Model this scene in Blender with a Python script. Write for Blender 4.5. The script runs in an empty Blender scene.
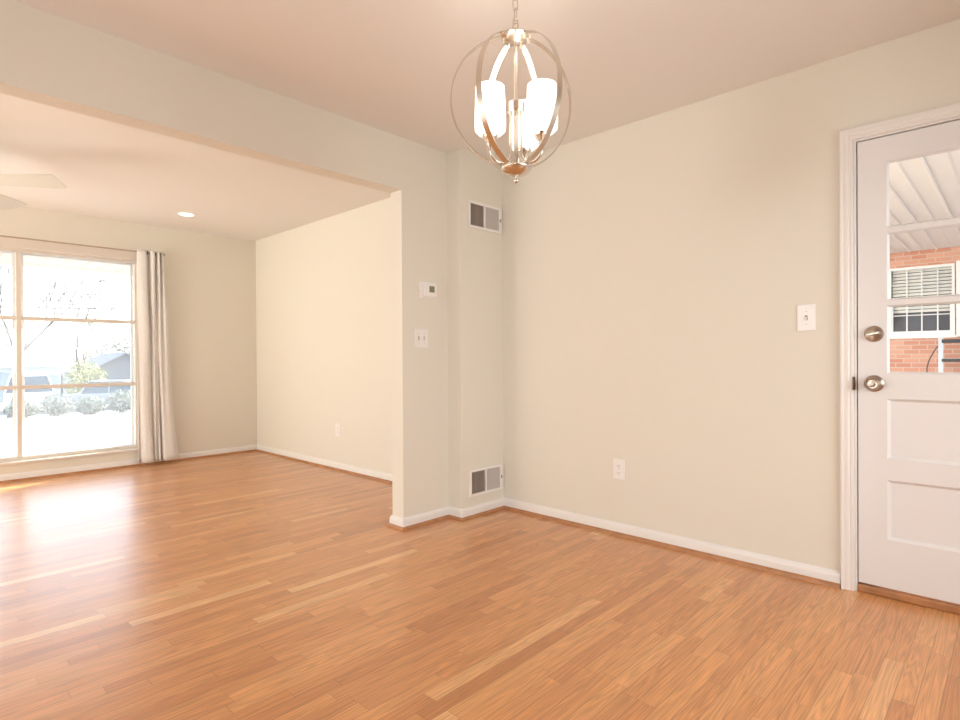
import bpy, bmesh, math, random
from mathutils import Vector, Matrix
R = math.radians
random.seed(7)
sc = bpy.context.scene
COL = sc.collection

# ------------------------------------------------------------ camera
cam_d = bpy.data.cameras.new('camera')
cam_d.sensor_width = 36.0
cam_d.lens = 566.94 / 960 * 36.0
cam_d.clip_start = 0.02
cam_d.clip_end = 400
cam = bpy.data.objects.new('camera', cam_d)
COL.objects.link(cam)
_y, _p, _q = R(43.5127), R(-0.2667), R(-0.339)
_fw = Vector((math.cos(_y), math.sin(_y), 0)); _r = Vector((math.sin(_y), -math.cos(_y), 0)); _up = Vector((0, 0, 1))
f2 = _fw * math.cos(_p) + _up * math.sin(_p); u2 = _up * math.cos(_p) - _fw * math.sin(_p)
r3 = _r * math.cos(_q) + u2 * math.sin(_q); u3 = u2 * math.cos(_q) - _r * math.sin(_q)
m = Matrix((r3, u3, -f2)).transposed().to_4x4()
m.translation = Vector((0, 0, 1.0697))
cam.matrix_world = m
sc.camera = cam

# ------------------------------------------------------------ world, sun, lights, exposure
sc.view_settings.view_transform = 'Standard'
sc.view_settings.look = 'None'
sc.view_settings.gamma = 1.0
sc.view_settings.use_curve_mapping = False
sc.view_settings.exposure = 0.23
world = bpy.data.worlds.new('sky'); sc.world = world
world.use_nodes = True
wn = world.node_tree; wn.nodes.clear()
wo = wn.nodes.new('ShaderNodeOutputWorld'); wb = wn.nodes.new('ShaderNodeBackground')
ws = wn.nodes.new('ShaderNodeTexSky'); ws.sky_type = 'NISHITA'; ws.sun_disc = False
ws.sun_elevation = R(22); ws.sun_rotation = R(65)
wm = wn.nodes.new('ShaderNodeMix'); wm.data_type = 'RGBA'; wm.inputs[0].default_value = 0.82
wn.links.new(ws.outputs[0], wm.inputs[6]); wm.inputs[7].default_value = (0.93, 0.97, 1.0, 1)
wn.links.new(wm.outputs[2], wb.inputs[0]); wb.inputs[1].default_value = 2.0
wn.links.new(wb.outputs[0], wo.inputs[0])

def light(name, kind, loc, energy, color=(1, 1, 1), size=None, size_y=None, direction=None, radius=None):
    d = bpy.data.lights.new(name, kind); d.energy = energy; d.color = color
    if kind == 'AREA':
        d.shape = 'RECTANGLE'; d.size = size; d.size_y = size_y
    if radius is not None and kind != 'AREA': d.shadow_soft_size = radius
    o = bpy.data.objects.new(name, d); COL.objects.link(o); o.location = loc
    if direction is not None:
        o.rotation_euler = Vector(direction).to_track_quat('-Z', 'Y').to_euler()
    return o
sun = light('sun', 'SUN', (20, 20, 12), 21.0, (1.0, 0.93, 0.82), direction=(-.6, -.36, -.285)); sun.data.angle = R(0.6)
# added area fills standing in for unmodelled windows; back and left walls are solid
light('rear_fill_area', 'AREA', (1.7, -1.36, 1.00), 35, (0.94, 0.965, 0.98), 1.8, 1.4, (-0.02, 1, -0.22)).data.spread = R(120)
light('side_fill_area', 'AREA', (-2.56, 1.95, 1.10), 54, (0.94, 0.965, 0.98), 1.3, 1.5, (1, -0.20, -0.22)).data.spread = R(140)
light('living_fill_area', 'AREA', (-2.56, 5.15, 1.20), 88, (1.0, 0.965, 0.86), 2.9, 2.0, (1, 0.14, 0.30)).data.spread = R(112)  # added fill, aimed up to brighten the living room ceiling and right wall

# ------------------------------------------------------------ materials
def node_mat(name):
    mt = bpy.data.materials.new(name); mt.use_nodes = True
    nt = mt.node_tree
    return mt, nt, nt.nodes['Principled BSDF']
def plain(name, col, rough=0.5, metal=0.0, noise=0.0, scale=20.0, bump=0.0, spec=0.5, coat=0.0):
    mt, nt, b = node_mat(name)
    b.inputs['Base Color'].default_value = (*col, 1)
    b.inputs['Roughness'].default_value = rough
    b.inputs['Metallic'].default_value = metal
    b.inputs['Specular IOR Level'].default_value = spec
    b.inputs['Coat Weight'].default_value = coat
    if noise > 0 or bump > 0:
        tc = nt.nodes.new('ShaderNodeTexCoord'); n = nt.nodes.new('ShaderNodeTexNoise')
        n.inputs['Scale'].default_value = scale; n.inputs['Detail'].default_value = 4
        nt.links.new(tc.outputs['Object'], n.inputs['Vector'])
        if noise > 0:
            r = nt.nodes.new('ShaderNodeValToRGB')
            r.color_ramp.elements[0].position = 0.3; r.color_ramp.elements[1].position = 0.7
            r.color_ramp.elements[0].color = (*[c * (1 - noise) for c in col], 1)
            r.color_ramp.elements[1].color = (*[min(1, c * (1 + noise)) for c in col], 1)
            nt.links.new(n.outputs[0], r.inputs[0]); nt.links.new(r.outputs[0], b.inputs['Base Color'])
        if bump > 0:
            bp = nt.nodes.new('ShaderNodeBump'); bp.inputs['Strength'].default_value = bump; bp.inputs['Distance'].default_value = 0.002
            nt.links.new(n.outputs[0], bp.inputs['Height']); nt.links.new(bp.outputs[0], b.inputs['Normal'])
    return mt
def emis(name, col, strength, base=(0.9, 0.9, 0.9)):
    mt, nt, b = node_mat(name)
    b.inputs['Base Color'].default_value = (*base, 1)
    b.inputs['Emission Color'].default_value = (*col, 1)
    b.inputs['Emission Strength'].default_value = strength
    b.inputs['Roughness'].default_value = 0.35
    return mt
def math_node(nt, op, a, b=None):
    n = nt.nodes.new('ShaderNodeMath'); n.operation = op
    for i, v in enumerate((a, b)):
        if v is None: continue
        if isinstance(v, (int, float)): n.inputs[i].default_value = v
        else: nt.links.new(v, n.inputs[i])
    return n.outputs[0]

def glass_mat(name, haze=0.0, tint=(1, 1, 1)):
    mt = bpy.data.materials.new(name); mt.use_nodes = True
    nt = mt.node_tree; nt.nodes.clear()
    o = nt.nodes.new('ShaderNodeOutputMaterial')
    tr = nt.nodes.new('ShaderNodeBsdfTransparent'); tr.inputs[0].default_value = (*tint, 1)
    gl = nt.nodes.new('ShaderNodeBsdfGlossy'); gl.inputs['Roughness'].default_value = 0.01
    fr = nt.nodes.new('ShaderNodeFresnel'); fr.inputs[0].default_value = 1.45
    mx = nt.nodes.new('ShaderNodeMixShader')
    geo = nt.nodes.new('ShaderNodeNewGeometry'); ff = math_node(nt, 'SUBTRACT', 1.0, geo.outputs['Backfacing'])
    nt.links.new(math_node(nt, 'MULTIPLY', fr.outputs[0], ff), mx.inputs[0]); nt.links.new(tr.outputs[0], mx.inputs[1]); nt.links.new(gl.outputs[0], mx.inputs[2])
    last = mx
    if haze > 0:   # translucent veil added to wash out the view like window glare
        tl = nt.nodes.new('ShaderNodeBsdfTranslucent'); tl.inputs[0].default_value = (0.95, 0.97, 1, 1)
        m2 = nt.nodes.new('ShaderNodeMixShader'); nt.links.new(math_node(nt, 'MULTIPLY', ff, haze), m2.inputs[0])
        nt.links.new(mx.outputs[0], m2.inputs[1]); nt.links.new(tl.outputs[0], m2.inputs[2]); last = m2
    nt.links.new(last.outputs[0], o.inputs[0])
    return mt

def N(nt, kind, **kw):
    n = nt.nodes.new(kind)
    for k, v in kw.items(): setattr(n, k, v)
    return n
def oak_floor_mat():
    mt, nt, b = node_mat('oak_strip_floor')
    L = nt.links.new
    tc = N(nt, 'ShaderNodeTexCoord'); sep = N(nt, 'ShaderNodeSeparateXYZ'); L(tc.outputs['Object'], sep.inputs[0])
    W = 0.0572
    yr = math_node(nt, 'DIVIDE', sep.outputs['Y'], W)
    row = math_node(nt, 'FLOOR', yr)
    fy = math_node(nt, 'FRACT', yr)
    wn1 = N(nt, 'ShaderNodeTexWhiteNoise', noise_dimensions='1D'); L(row, wn1.inputs['W'])
    wn1b = N(nt, 'ShaderNodeTexWhiteNoise', noise_dimensions='1D'); L(math_node(nt, 'ADD', row, 57.3), wn1b.inputs['W'])
    ln = math_node(nt, 'ADD', math_node(nt, 'MULTIPLY', wn1b.outputs['Value'], 0.50), 0.36)
    xs = math_node(nt, 'ADD', math_node(nt, 'DIVIDE', sep.outputs['X'], ln), math_node(nt, 'MULTIPLY', wn1.outputs['Value'], 9.0))
    # irregular board ends: warp the running length with a slow noise of the row
    cmbw = N(nt, 'ShaderNodeCombineXYZ'); L(xs, cmbw.inputs[0]); L(math_node(nt, 'MULTIPLY', row, 3.7), cmbw.inputs[1])
    nz = N(nt, 'ShaderNodeTexNoise'); nz.inputs['Scale'].default_value = 0.6; nz.inputs['Detail'].default_value = 0
    L(cmbw.outputs[0], nz.inputs['Vector'])
    xs = math_node(nt, 'ADD', xs, math_node(nt, 'MULTIPLY', nz.outputs[0], 0.9))
    pid = math_node(nt, 'FLOOR', xs); fx = math_node(nt, 'FRACT', xs)
    cmb = N(nt, 'ShaderNodeCombineXYZ'); L(pid, cmb.inputs[0]); L(row, cmb.inputs[1])
    wn2 = N(nt, 'ShaderNodeTexWhiteNoise', noise_dimensions='2D'); L(cmb.outputs[0], wn2.inputs['Vector'])
    ramp = N(nt, 'ShaderNodeValToRGB'); cr = ramp.color_ramp
    stops = [(0.0, (0.51, 0.205, 0.070)), (0.15, (0.58, 0.245, 0.084)), (0.5, (0.63, 0.280, 0.100)), (0.90, (0.69, 0.33, 0.125)), (0.98, (0.74, 0.41, 0.18)), (1.0, (0.80, 0.50, 0.25))]
    cr.elements[0].position = 0; cr.elements[0].color = (*stops[0][1], 1)
    cr.elements[1].position = 1; cr.elements[1].color = (*stops[-1][1], 1)
    for p, c in stops[1:-1]:
        e = cr.elements.new(p); e.color = (*c, 1)
    L(wn2.outputs['Value'], ramp.inputs[0])
    # grain: stretched wavy rings offset per board
    off = math_node(nt, 'MULTIPLY', wn2.outputs['Value'], 40.0)
    gx = math_node(nt, 'ADD', math_node(nt, 'MULTIPLY', sep.outputs['X'], 0.55), off)
    gy = math_node(nt, 'ADD', math_node(nt, 'MULTIPLY', sep.outputs['Y'], 12.0), off)
    gv = N(nt, 'ShaderNodeCombineXYZ'); L(gx, gv.inputs[0]); L(gy, gv.inputs[1])
    wv = N(nt, 'ShaderNodeTexNoise'); wv.inputs['Scale'].default_value = 1.6; wv.inputs['Detail'].default_value = 2.0; wv.inputs['Distortion'].default_value = 0.4
    L(gv.outputs[0], wv.inputs['Vector'])
    rings = math_node(nt, 'FRACT', math_node(nt, 'MULTIPLY', wv.outputs[0], 14.0))
    rings = math_node(nt, 'ABSOLUTE', math_node(nt, 'SUBTRACT', rings, 0.5))      # 0..0.5
    fine = N(nt, 'ShaderNodeTexNoise'); fine.inputs['Scale'].default_value = 9.0; fine.inputs['Detail'].default_value = 5.0
    fv = N(nt, 'ShaderNodeCombineXYZ'); L(math_node(nt, 'ADD', math_node(nt, 'MULTIPLY', sep.outputs['X'], 0.8), off), fv.inputs[0]); L(math_node(nt, 'MULTIPLY', sep.outputs['Y'], 38.0), fv.inputs[1])
    L(fv.outputs[0], fine.inputs['Vector'])
    g = math_node(nt, 'ADD', math_node(nt, 'MULTIPLY', rings, 0.60), math_node(nt, 'MULTIPLY', fine.outputs[0], 0.95))
    g = math_node(nt, 'ADD', g, 0.375)
    # gaps between boards
    ey = math_node(nt, 'MINIMUM', fy, math_node(nt, 'SUBTRACT', 1.0, fy))
    ex = math_node(nt, 'MULTIPLY', math_node(nt, 'MINIMUM', fx, math_node(nt, 'SUBTRACT', 1.0, fx)), 0.75 / W)
    e = math_node(nt, 'MINIMUM', ey, ex)
    gap = N(nt, 'ShaderNodeMapRange'); gap.inputs['From Min'].default_value = 0.006; gap.inputs['From Max'].default_value = 0.026
    gap.inputs['To Min'].default_value = 0.55; gap.inputs['To Max'].default_value = 1.0
    L(e, gap.inputs['Value'])
    tot = math_node(nt, 'MULTIPLY', g, gap.outputs[0])
    mul = N(nt, 'ShaderNodeVectorMath', operation='SCALE'); L(ramp.outputs[0], mul.inputs[0]); L(tot, mul.inputs['Scale'])
    L(mul.outputs[0], b.inputs['Base Color'])
    rr = math_node(nt, 'ADD', math_node(nt, 'MULTIPLY', fine.outputs[0], 0.10), 0.25)
    L(rr, b.inputs['Roughness'])
    b.inputs['Specular IOR Level'].default_value = 0.5
    b.inputs['Coat Weight'].default_value = 0.5; b.inputs['Coat Roughness'].default_value = 0.30; b.inputs['Coat IOR'].default_value = 1.5
    bp = N(nt, 'ShaderNodeBump'); bp.inputs['Strength'].default_value = 0.25; bp.inputs['Distance'].default_value = 0.0012
    L(gap.outputs[0], bp.inputs['Height']); L(bp.outputs[0], b.inputs['Normal'])
    return mt
def brick_mat():
    mt, nt, b = node_mat('red_brick')
    L = nt.links.new
    tc = N(nt, 'ShaderNodeTexCoord'); sep = N(nt, 'ShaderNodeSeparateXYZ'); L(tc.outputs['Object'], sep.inputs[0])
    cb = N(nt, 'ShaderNodeCombineXYZ'); L(math_node(nt, 'ADD', sep.outputs['Y'], sep.outputs['X']), cb.inputs[0]); L(sep.outputs['Z'], cb.inputs[1])
    br = N(nt, 'ShaderNodeTexBrick'); L(cb.outputs[0], br.inputs['Vector'])
    br.inputs['Color1'].default_value = (0.60, 0.27, 0.19, 1); br.inputs['Color2'].default_value = (0.70, 0.40, 0.30, 1)
    br.inputs['Mortar'].default_value = (0.62, 0.50, 0.42, 1)
    br.inputs['Scale'].default_value = 1.0; br.inputs['Brick Width'].default_value = 0.17; br.inputs['Row Height'].default_value = 0.060
    br.inputs['Mortar Size'].default_value = 0.006
    L(br.outputs[0], b.inputs['Base Color']); b.inputs['Roughness'].default_value = 0.9
    return mt

M = dict(
    wall=plain('cream_wall_paint', (0.79, 0.75, 0.662), 0.72, bump=0.05, scale=300, spec=0.3),
    ceil=plain('ceiling_paint', (0.84, 0.81, 0.77), 0.85, spec=0.2),
    trim=plain('white_trim_paint', (0.84, 0.81, 0.78), 0.38),
    door=plain('white_door_paint', (0.80, 0.78, 0.77), 0.42),
    oak=plain('oak_shoe', (0.44, 0.20, 0.085), 0.35, noise=0.18, scale=12),
    floor=oak_floor_mat(), brick=brick_mat(),
    plastic=plain('white_plastic', (0.88, 0.85, 0.82), 0.35),
    slot=plain('dark_slot', (0.34, 0.31, 0.28), 0.6),
    lcd=plain('grey_green_display', (0.20, 0.21, 0.13), 0.2),
    ventdark=plain('vent_shade', (0.27, 0.20, 0.14), 0.8),
    nickel=plain('brushed_nickel', (0.74, 0.69, 0.62), 0.24, 1.0),
    nickel2=plain('satin_nickel_lock', (0.44, 0.37, 0.31), 0.30, 1.0),
    strike=plain('aged_brass', (0.12, 0.07, 0.04), 0.4, 0.8),
    shade=emis('lit_frosted_glass', (1.0, 0.96, 0.88), 1.15),
    recess=emis('lit_recessed_lens', (1.0, 0.96, 0.88), 3.0),
    fabric=plain('oatmeal_curtain', (0.78, 0.75, 0.72), 0.95, noise=0.05, scale=90, spec=0.1),
    rod=plain('bronze_rod', (0.50, 0.38, 0.28), 0.45, 0.3),
    rim=plain('dark_grommet', (0.08, 0.07, 0.06), 0.35, 0.9),
    fan=plain('white_fan_blade', (0.70, 0.69, 0.62), 0.5),
    winframe=plain('cream_window_paint', (0.73, 0.665, 0.60), 0.5),
    storm=plain('white_vinyl', (0.86, 0.87, 0.88), 0.4),
    glass=glass_mat('window_glass', 0.20), glassdoor=glass_mat('door_glass', 0.0),
    soffit=plain('cream_soffit', (0.92, 0.85, 0.79), 0.7),
    soffitlit=plain('white_soffit', (0.88, 0.86, 0.82), 0.7),
    concrete=plain('pale_concrete', (0.18, 0.182, 0.186), 0.9, noise=0.08, scale=3),
    grass=plain('winter_lawn', (0.30, 0.34, 0.16), 0.95, noise=0.3, scale=4),
    asphalt=plain('asphalt', (0.22, 0.22, 0.23), 0.9, noise=0.1, scale=6),
    bark=plain('bark', (0.10, 0.09, 0.085), 0.95, noise=0.2, scale=8),
    barkfar=plain('pale_bark', (0.10, 0.09, 0.085), 0.95, noise=0.2, scale=8),
    leaf=plain('evergreen_leaf', (0.25, 0.275, 0.245), 0.9, noise=0.3, scale=3),
    leafy=plain('yellow_green_leaf', (0.27, 0.28, 0.13), 0.9, noise=0.3, scale=3),
    roof=plain('grey_shingle', (0.20, 0.21, 0.23), 0.95, noise=0.15, scale=10),
    siding=plain('pale_blue_siding', (0.36, 0.42, 0.48), 0.8),
    gdoor=plain('garage_door_paint', (0.55, 0.58, 0.60), 0.6),
    carwhite=plain('white_car_paint', (0.75, 0.77, 0.80), 0.25, coat=0.5),
    carsilver=plain('silver_car_paint', (0.30, 0.33, 0.36), 0.25, coat=0.5),
    carglass=plain('car_glass', (0.08, 0.11, 0.14), 0.08),
    tyre=plain('tyre_rubber', (0.04, 0.04, 0.04), 0.8),
    board=plain('backboard', (0.30, 0.37, 0.47), 0.3),
    greymetal=plain('grey_steel', (0.35, 0.37, 0.40), 0.5, 0.3),
    darkmetal=plain('dark_steel', (0.07, 0.075, 0.085), 0.5, 0.3),
    alum=plain('aluminium_rail', (0.62, 0.68, 0.76), 0.45, 0.2),
    wire=plain('cable_rubber', (0.08, 0.08, 0.08), 0.7),
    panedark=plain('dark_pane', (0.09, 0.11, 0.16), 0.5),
    blind=plain('white_blind', (0.86, 0.87, 0.86), 0.6),
)

# ------------------------------------------------------------ mesh helpers
class MB:
    def __init__(self): self.bm = bmesh.new()
    def box(self, x0, x1, y0, y1, z0, z1, mat=None):
        vs = [self.bm.verts.new(((mat @ Vector(c)) if mat else c)) for c in
              ((x0, y0, z0), (x1, y0, z0), (x1, y1, z0), (x0, y1, z0), (x0, y0, z1), (x1, y0, z1), (x1, y1, z1), (x0, y1, z1))]
        for f in ((0, 3, 2, 1), (4, 5, 6, 7), (0, 1, 5, 4), (1, 2, 6, 5), (2, 3, 7, 6), (3, 0, 4, 7)):
            self.bm.faces.new([vs[i] for i in f])
        return self
    def poly(self, pts):
        self.bm.faces.new([self.bm.verts.new(p) for p in pts]); return self
    def sweep(self, path, prof, closed=False, frame=None, cap=True):
        """prof: list of (a,b) offsets; frame(i)->(A,B) vectors"""
        rings = []
        for i, p in enumerate(path):
            A, B = frame(i)
            rings.append([self.bm.verts.new(Vector(p) + A * a + B * b) for a, b in prof])
        n = len(path); k = len(prof)
        for i in range(n if closed else n - 1):
            r0, r1 = rings[i], rings[(i + 1) % n]
            for j in range(k):
                self.bm.faces.new((r0[j], r0[(j + 1) % k], r1[(j + 1) % k], r1[j]))
        if not closed and cap:
            self.bm.faces.new(list(reversed(rings[0]))); self.bm.faces.new(rings[-1])
        return self
    def tube(self, path, r, seg=8, closed=False):
        path = [Vector(p) for p in path]; n = len(path)
        rr = r if isinstance(r, (list, tuple)) else [r] * n
        T = []
        for i in range(n):
            a = path[(i - 1) % n] if (closed or i > 0) else path[i]
            b = path[(i + 1) % n] if (closed or i < n - 1) else path[i]
            T.append((b - a).normalized())
        ref = Vector((0, 0, 1)) if abs(T[0].z) < 0.9 else Vector((1, 0, 0))
        A = T[0].cross(ref).normalized()
        rings = []
        for i in range(n):
            A = (A - T[i] * A.dot(T[i])).normalized(); B = T[i].cross(A)
            rings.append([self.bm.verts.new(path[i] + (A * math.cos(t) + B * math.sin(t)) * rr[i]) for t in [2 * math.pi * j / seg for j in range(seg)]])
        for i in range(n if closed else n - 1):
            r0, r1 = rings[i], rings[(i + 1) % n]
            for j in range(seg):
                self.bm.faces.new((r0[j], r0[(j + 1) % seg], r1[(j + 1) % seg], r1[j]))
        if not closed:
            self.bm.faces.new(list(reversed(rings[0]))); self.bm.faces.new(rings[-1])
        return self
    def lathe(self, prof, center=(0, 0, 0), axis=(0, 0, 1), seg=32):
        """prof: (radius, height) from one end to the other"""
        ax = Vector(axis).normalized()
        ref = Vector((0, 0, 1)) if abs(ax.z) < 0.9 else Vector((1, 0, 0))
        A = ax.cross(ref).normalized(); B = ax.cross(A); c = Vector(center)
        rings = []
        for r, h in prof:
            if r < 1e-6: rings.append([self.bm.verts.new(c + ax * h)])
            else: rings.append([self.bm.verts.new(c + ax * h + (A * math.cos(t) + B * math.sin(t)) * r) for t in [2 * math.pi * j / seg for j in range(seg)]])
        for r0, r1 in zip(rings, rings[1:]):
            for j in range(seg):
                a, b2 = r0[j % len(r0)], r0[(j + 1) % len(r0)]; c2, d = r1[(j + 1) % len(r1)], r1[j % len(r1)]
                vs = [v for k, v in enumerate((a, b2, c2, d)) if v not in (a, b2, c2, d)[:k]]
                if len(vs) > 2: self.bm.faces.new(vs)
        return self
    def build(self, name, mat, parent=None, loc=None, smooth=None, bevel=0.0, bseg=2):
        bmesh.ops.recalc_face_normals(self.bm, faces=self.bm.faces)
        if smooth:
            for f in self.bm.faces: f.smooth = True
            for e in self.bm.edges:
                if len(e.link_faces) == 2 and e.calc_face_angle(0) > R(smooth): e.smooth = False
        me = bpy.data.meshes.new(name); 
        if loc is not None:
            bmesh.ops.translate(self.bm, verts=self.bm.verts, vec=-Vector(loc))
        self.bm.to_mesh(me); self.bm.free()
        me.materials.append(mat)
        o = bpy.data.objects.new(name, me); COL.objects.link(o)
        if loc is not None: o.location = loc
        if parent is not None:
            o.parent = parent
            o.location = (o.location - world_loc(parent))
        if bevel > 0:
            b = o.modifiers.new('bevel', 'BEVEL'); b.width = bevel; b.segments = bseg; b.limit_method = 'ANGLE'; b.angle_limit = R(40)
        return o
def world_loc(o):
    v = Vector(o.location)
    while o.parent: o = o.parent; v += Vector(o.location)
    return v
def empty(name, loc):
    o = bpy.data.objects.new(name, None); COL.objects.link(o); o.location = loc; o.empty_display_size = 0.1
    return o
def tag(o, label, cat, group=None, kind=None):
    o['label'] = label; o['category'] = cat
    if group: o['group'] = group
    if kind: o['kind'] = kind
    return o
def struct(o, label, cat): return tag(o, label, cat, kind='structure')

# ------------------------------------------------------------ room dimensions
XR, XL, YB, YW, ZC = 3.036, -2.60, -1.40, 6.43, 2.44
HY0, HY1, HZ = 2.779, 2.890, 2.115
XL2 = 2.995
PX = 2.227; CX, CY = 2.615, 2.656

struct(MB().box(XL - .15, XR + .16, YB - .15, YW + .22, -.16, 0).build('floor', M['floor']), 'narrow oak strip floor running through both rooms', 'floor')
struct(MB().box(XL - .15, XR + .16, YB - .15, YW + .22, ZC, ZC + .12).build('ceiling', M['ceil']), 'smooth flat painted ceiling over both rooms', 'ceiling')
# right wall with the door opening (Y -0.30..0.535)
DY0, DY1, DZ = -0.300, 0.543, 2.047
w = MB(); w.box(XR, XR + .16, DY1, HY0 + .02, 0, ZC); w.box(XL2, XR + .16, HY0 + .02, YW + .22, 0, ZC); w.box(XR, XR + .16, YB - .15, DY0, 0, ZC); w.box(XR, XR + .16, DY0, DY1, DZ, ZC)
struct(w.build('wall_right', M['wall']), 'long cream wall with the glazed exterior door', 'wall')
# middle wall: header beam, pier and the shallow duct chase
w = MB(); w.box(XL, PX, HY0, HY1, HZ, ZC); w.box(PX, XR, HY0, HY1, 0, ZC); w.box(CX, XR, CY, HY0, 0, ZC)
struct(w.build('wall_middle', M['wall']), 'cream header beam and pier dividing dining from living room', 'wall')
# far wall with the picture window
WX0, WX1, WZ0, WZ1 = -1.02, 1.79, 0.165, 2.075
w = MB(); w.box(XL, WX0, YW, YW + .22, 0, ZC); w.box(WX1, XR, YW, YW + .22, 0, ZC); w.box(WX0, WX1, YW, YW + .22, 0, WZ0); w.box(WX0, WX1, YW, YW + .22, WZ1, ZC)
struct(w.build('wall_far', M['wall']), 'cream far wall of the living room holding the picture window', 'wall')
struct(MB().box(XL - .15, XL, YB - .15, YW + .22, 0, ZC).build('wall_left', M['wall']), 'cream wall on the left outside the frame', 'wall')
struct(MB().box(XL, XR, YB - .15, YB, 0, ZC).build('wall_back', M['wall']), 'cream wall behind the camera', 'wall')

# ------------------------------------------------------------ baseboards and oak shoe
BB = [(0, 0), (0.014, 0), (0.014, .049), (0.0125, .056), (0.009, .063), (0.004, .070), (0, .072)]
SH = [(0.012, 0), (0.029, 0), (0.0285, .006), (0.025, .012), (0.020, .017), (0.012, .020)]
def run(pts, prof):
    """sweep a profile along a floor polyline; the room lies to the LEFT of travel"""
    mb = MB(); P = [Vector((x, y, 0)) for x, y in pts]
    nrm = []
    for i in range(len(P)):
        ns = []
        if i > 0: d = (P[i] - P[i - 1]).normalized(); ns.append(Vector((-d.y, d.x, 0)))
        if i < len(P) - 1: d = (P[i + 1] - P[i]).normalized(); ns.append(Vector((-d.y, d.x, 0)))
        if len(ns) == 1: nrm.append(ns[0])
        else:
            s = (ns[0] + ns[1]); s = s / (1 + ns[0].dot(ns[1])); nrm.append(s)
    return mb.sweep(P, prof, frame=lambda i: (nrm[i], Vector((0, 0, 1))))
mid_pts = [(XR, CY), (CX, CY), (CX, HY0), (PX, HY0), (PX, HY1), (XL2, HY1)]
right_d = [(XR, 0.594), (XR, CY)]
liv_r = [(XL2, HY1), (XL2, YW)]
far_p = [(XL2, YW), (XL, YW)]
for nm, pts, lb in (('baseboard_right', right_d, 'white baseboard along the dining side of the long right wall'),
                    ('baseboard_middle', mid_pts, 'white baseboard wrapping the pier and duct chase'),
                    ('baseboard_living', liv_r, 'white baseboard along the living room right wall'),
                    ('baseboard_far', far_p, 'white baseboard under the picture window')):
    struct(run(pts, BB).build(nm, M['trim'], smooth=50), lb, 'baseboard')
for k, (pts, lb) in enumerate(((right_d, 'thin oak shoe moulding below the dining right wall baseboard'), (mid_pts, 'thin oak shoe moulding around the pier and chase'),
                               (liv_r, 'thin oak shoe moulding along the living room right wall'), (far_p, 'thin oak shoe moulding below the picture window wall'))):
    struct(run(pts, SH).build('trim_%d' % (k + 1), M['oak'], smooth=50), lb, 'trim')

# ------------------------------------------------------------ door, casing, threshold
CAS = [(0, 0), (0, .010), (.004, .013), (.012, .014), (.020, .012), (.026, .016), (.038, .018), (.050, .016), (.056, .019), (.066, .019), (.069, .015), (.069, 0)]
CAS = [(a * .74, b) for a, b in CAS]
def casing(y0, y1, z1):   # inner opening edge; profile a = outward from the opening, b = out of the wall
    mb = MB(); pts = [Vector((XR, y1, 0)), Vector((XR, y1, z1)), Vector((XR, y0, z1)), Vector((XR, y0, 0))]
    out = [Vector((0, 1, 0)), Vector((0, 1, 1)), Vector((0, -1, 1)), Vector((0, -1, 0))]
    return mb.sweep(pts, CAS, frame=lambda i: (out[i], Vector((-1, 0, 0))))
cas = struct(casing(DY0 + .004, DY1 - .002, DZ - .004).build('trim_5', M['trim'], smooth=20), 'white moulded casing around the exterior door', 'trim')
j = MB(); j.box(XR + .001, XR + .16, DY1 - .012, DY1, 0, DZ); j.box(XR + .001, XR + .16, DY0, DY0 + .012, 0, DZ); j.box(XR + .001, XR + .16, DY0 + .012, DY1 - .012, DZ - .012, DZ)
j.box(XR + .058, XR + .075, DY1 - .03, DY1 - .012, 0.03, DZ - .012); j.box(XR + .058, XR + .075, DY0 + .012, DY0 + .03, 0.03, DZ - .012)
j.build('door_jamb', M['trim'], cas)
MB().box(XR - .0175, XR + .004, DY1 - .0065, DY1 + .001, .912, .972).build('strike_plate', M['strike'], cas, bevel=.002)
struct(MB().box(XR - .004, XR + .158, DY0 + .013, DY1 - .013, 0, .034).build('trim_6', M['oak'], bevel=.006), 'oak threshold under the exterior door', 'trim')

Y0, Y1 = DY0 + .016, DY1 - .0165         # slab edges
XF, XBK = XR + .006, XR + .050           # inner face, outer face
door = empty('door_1', (XF, (Y0 + Y1) / 2, .04)); struct(door, 'white exterior door with three glass lights over two panels', 'door')
d = MB()
GY0, GY1 = Y0 + .112, .419
d.box(XF, XBK, GY1, Y1, .042, 2.030); d.box(XF, XBK, Y0, GY0, .042, 2.030)
for z0, z1 in ((1.921, 2.030), (.877, .987), (.519, .612), (.042, .255)): d.box(XF, XBK, GY0, GY1, z0, z1)
d.build('door_slab', M['door'], door)
def bevel_ring(mb, y0, y1, z0, z1, x0, dx, ins):
    a = [(x0, y0, z0), (x0, y1, z0), (x0, y1, z1), (x0, y0, z1)]
    b = [(x0 + dx, y0 + ins, z0 + ins), (x0 + dx, y1 - ins, z0 + ins), (x0 + dx, y1 - ins, z1 - ins), (x0 + dx, y0 + ins, z1 - ins)]
    c = [(x0 + dx + .004, y, z) for _, y, z in a]
    for i in range(4):
        k = (i + 1) % 4
        mb.poly([a[i], a[k], b[k], b[i]]); mb.poly([b[i], b[k], c[k], c[i]])
for z0, z1 in ((.612, .877), (.255, .519)):
    p = MB(); p.box(XF + .014, XF + .030, GY0, GY1, z0, z1); bevel_ring(p, GY0, GY1, z0, z1, XF + .001, .014, .013)
    p.build('panel', M['door'], door)
p = MB()
for z0, z1 in ((.987, 1.288), (1.310, 1.607), (1.630, 1.921)): bevel_ring(p, GY0, GY1, z0, z1, XF + .001, .016, .008)
p.build('glazing_bead', M['door'], door)
for z0, z1 in ((1.288, 1.310), (1.607, 1.630)):
    MB().box(XF + .001, XBK - .004, GY0, GY1, z0, z1).build('muntin', M['door'], door)
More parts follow.
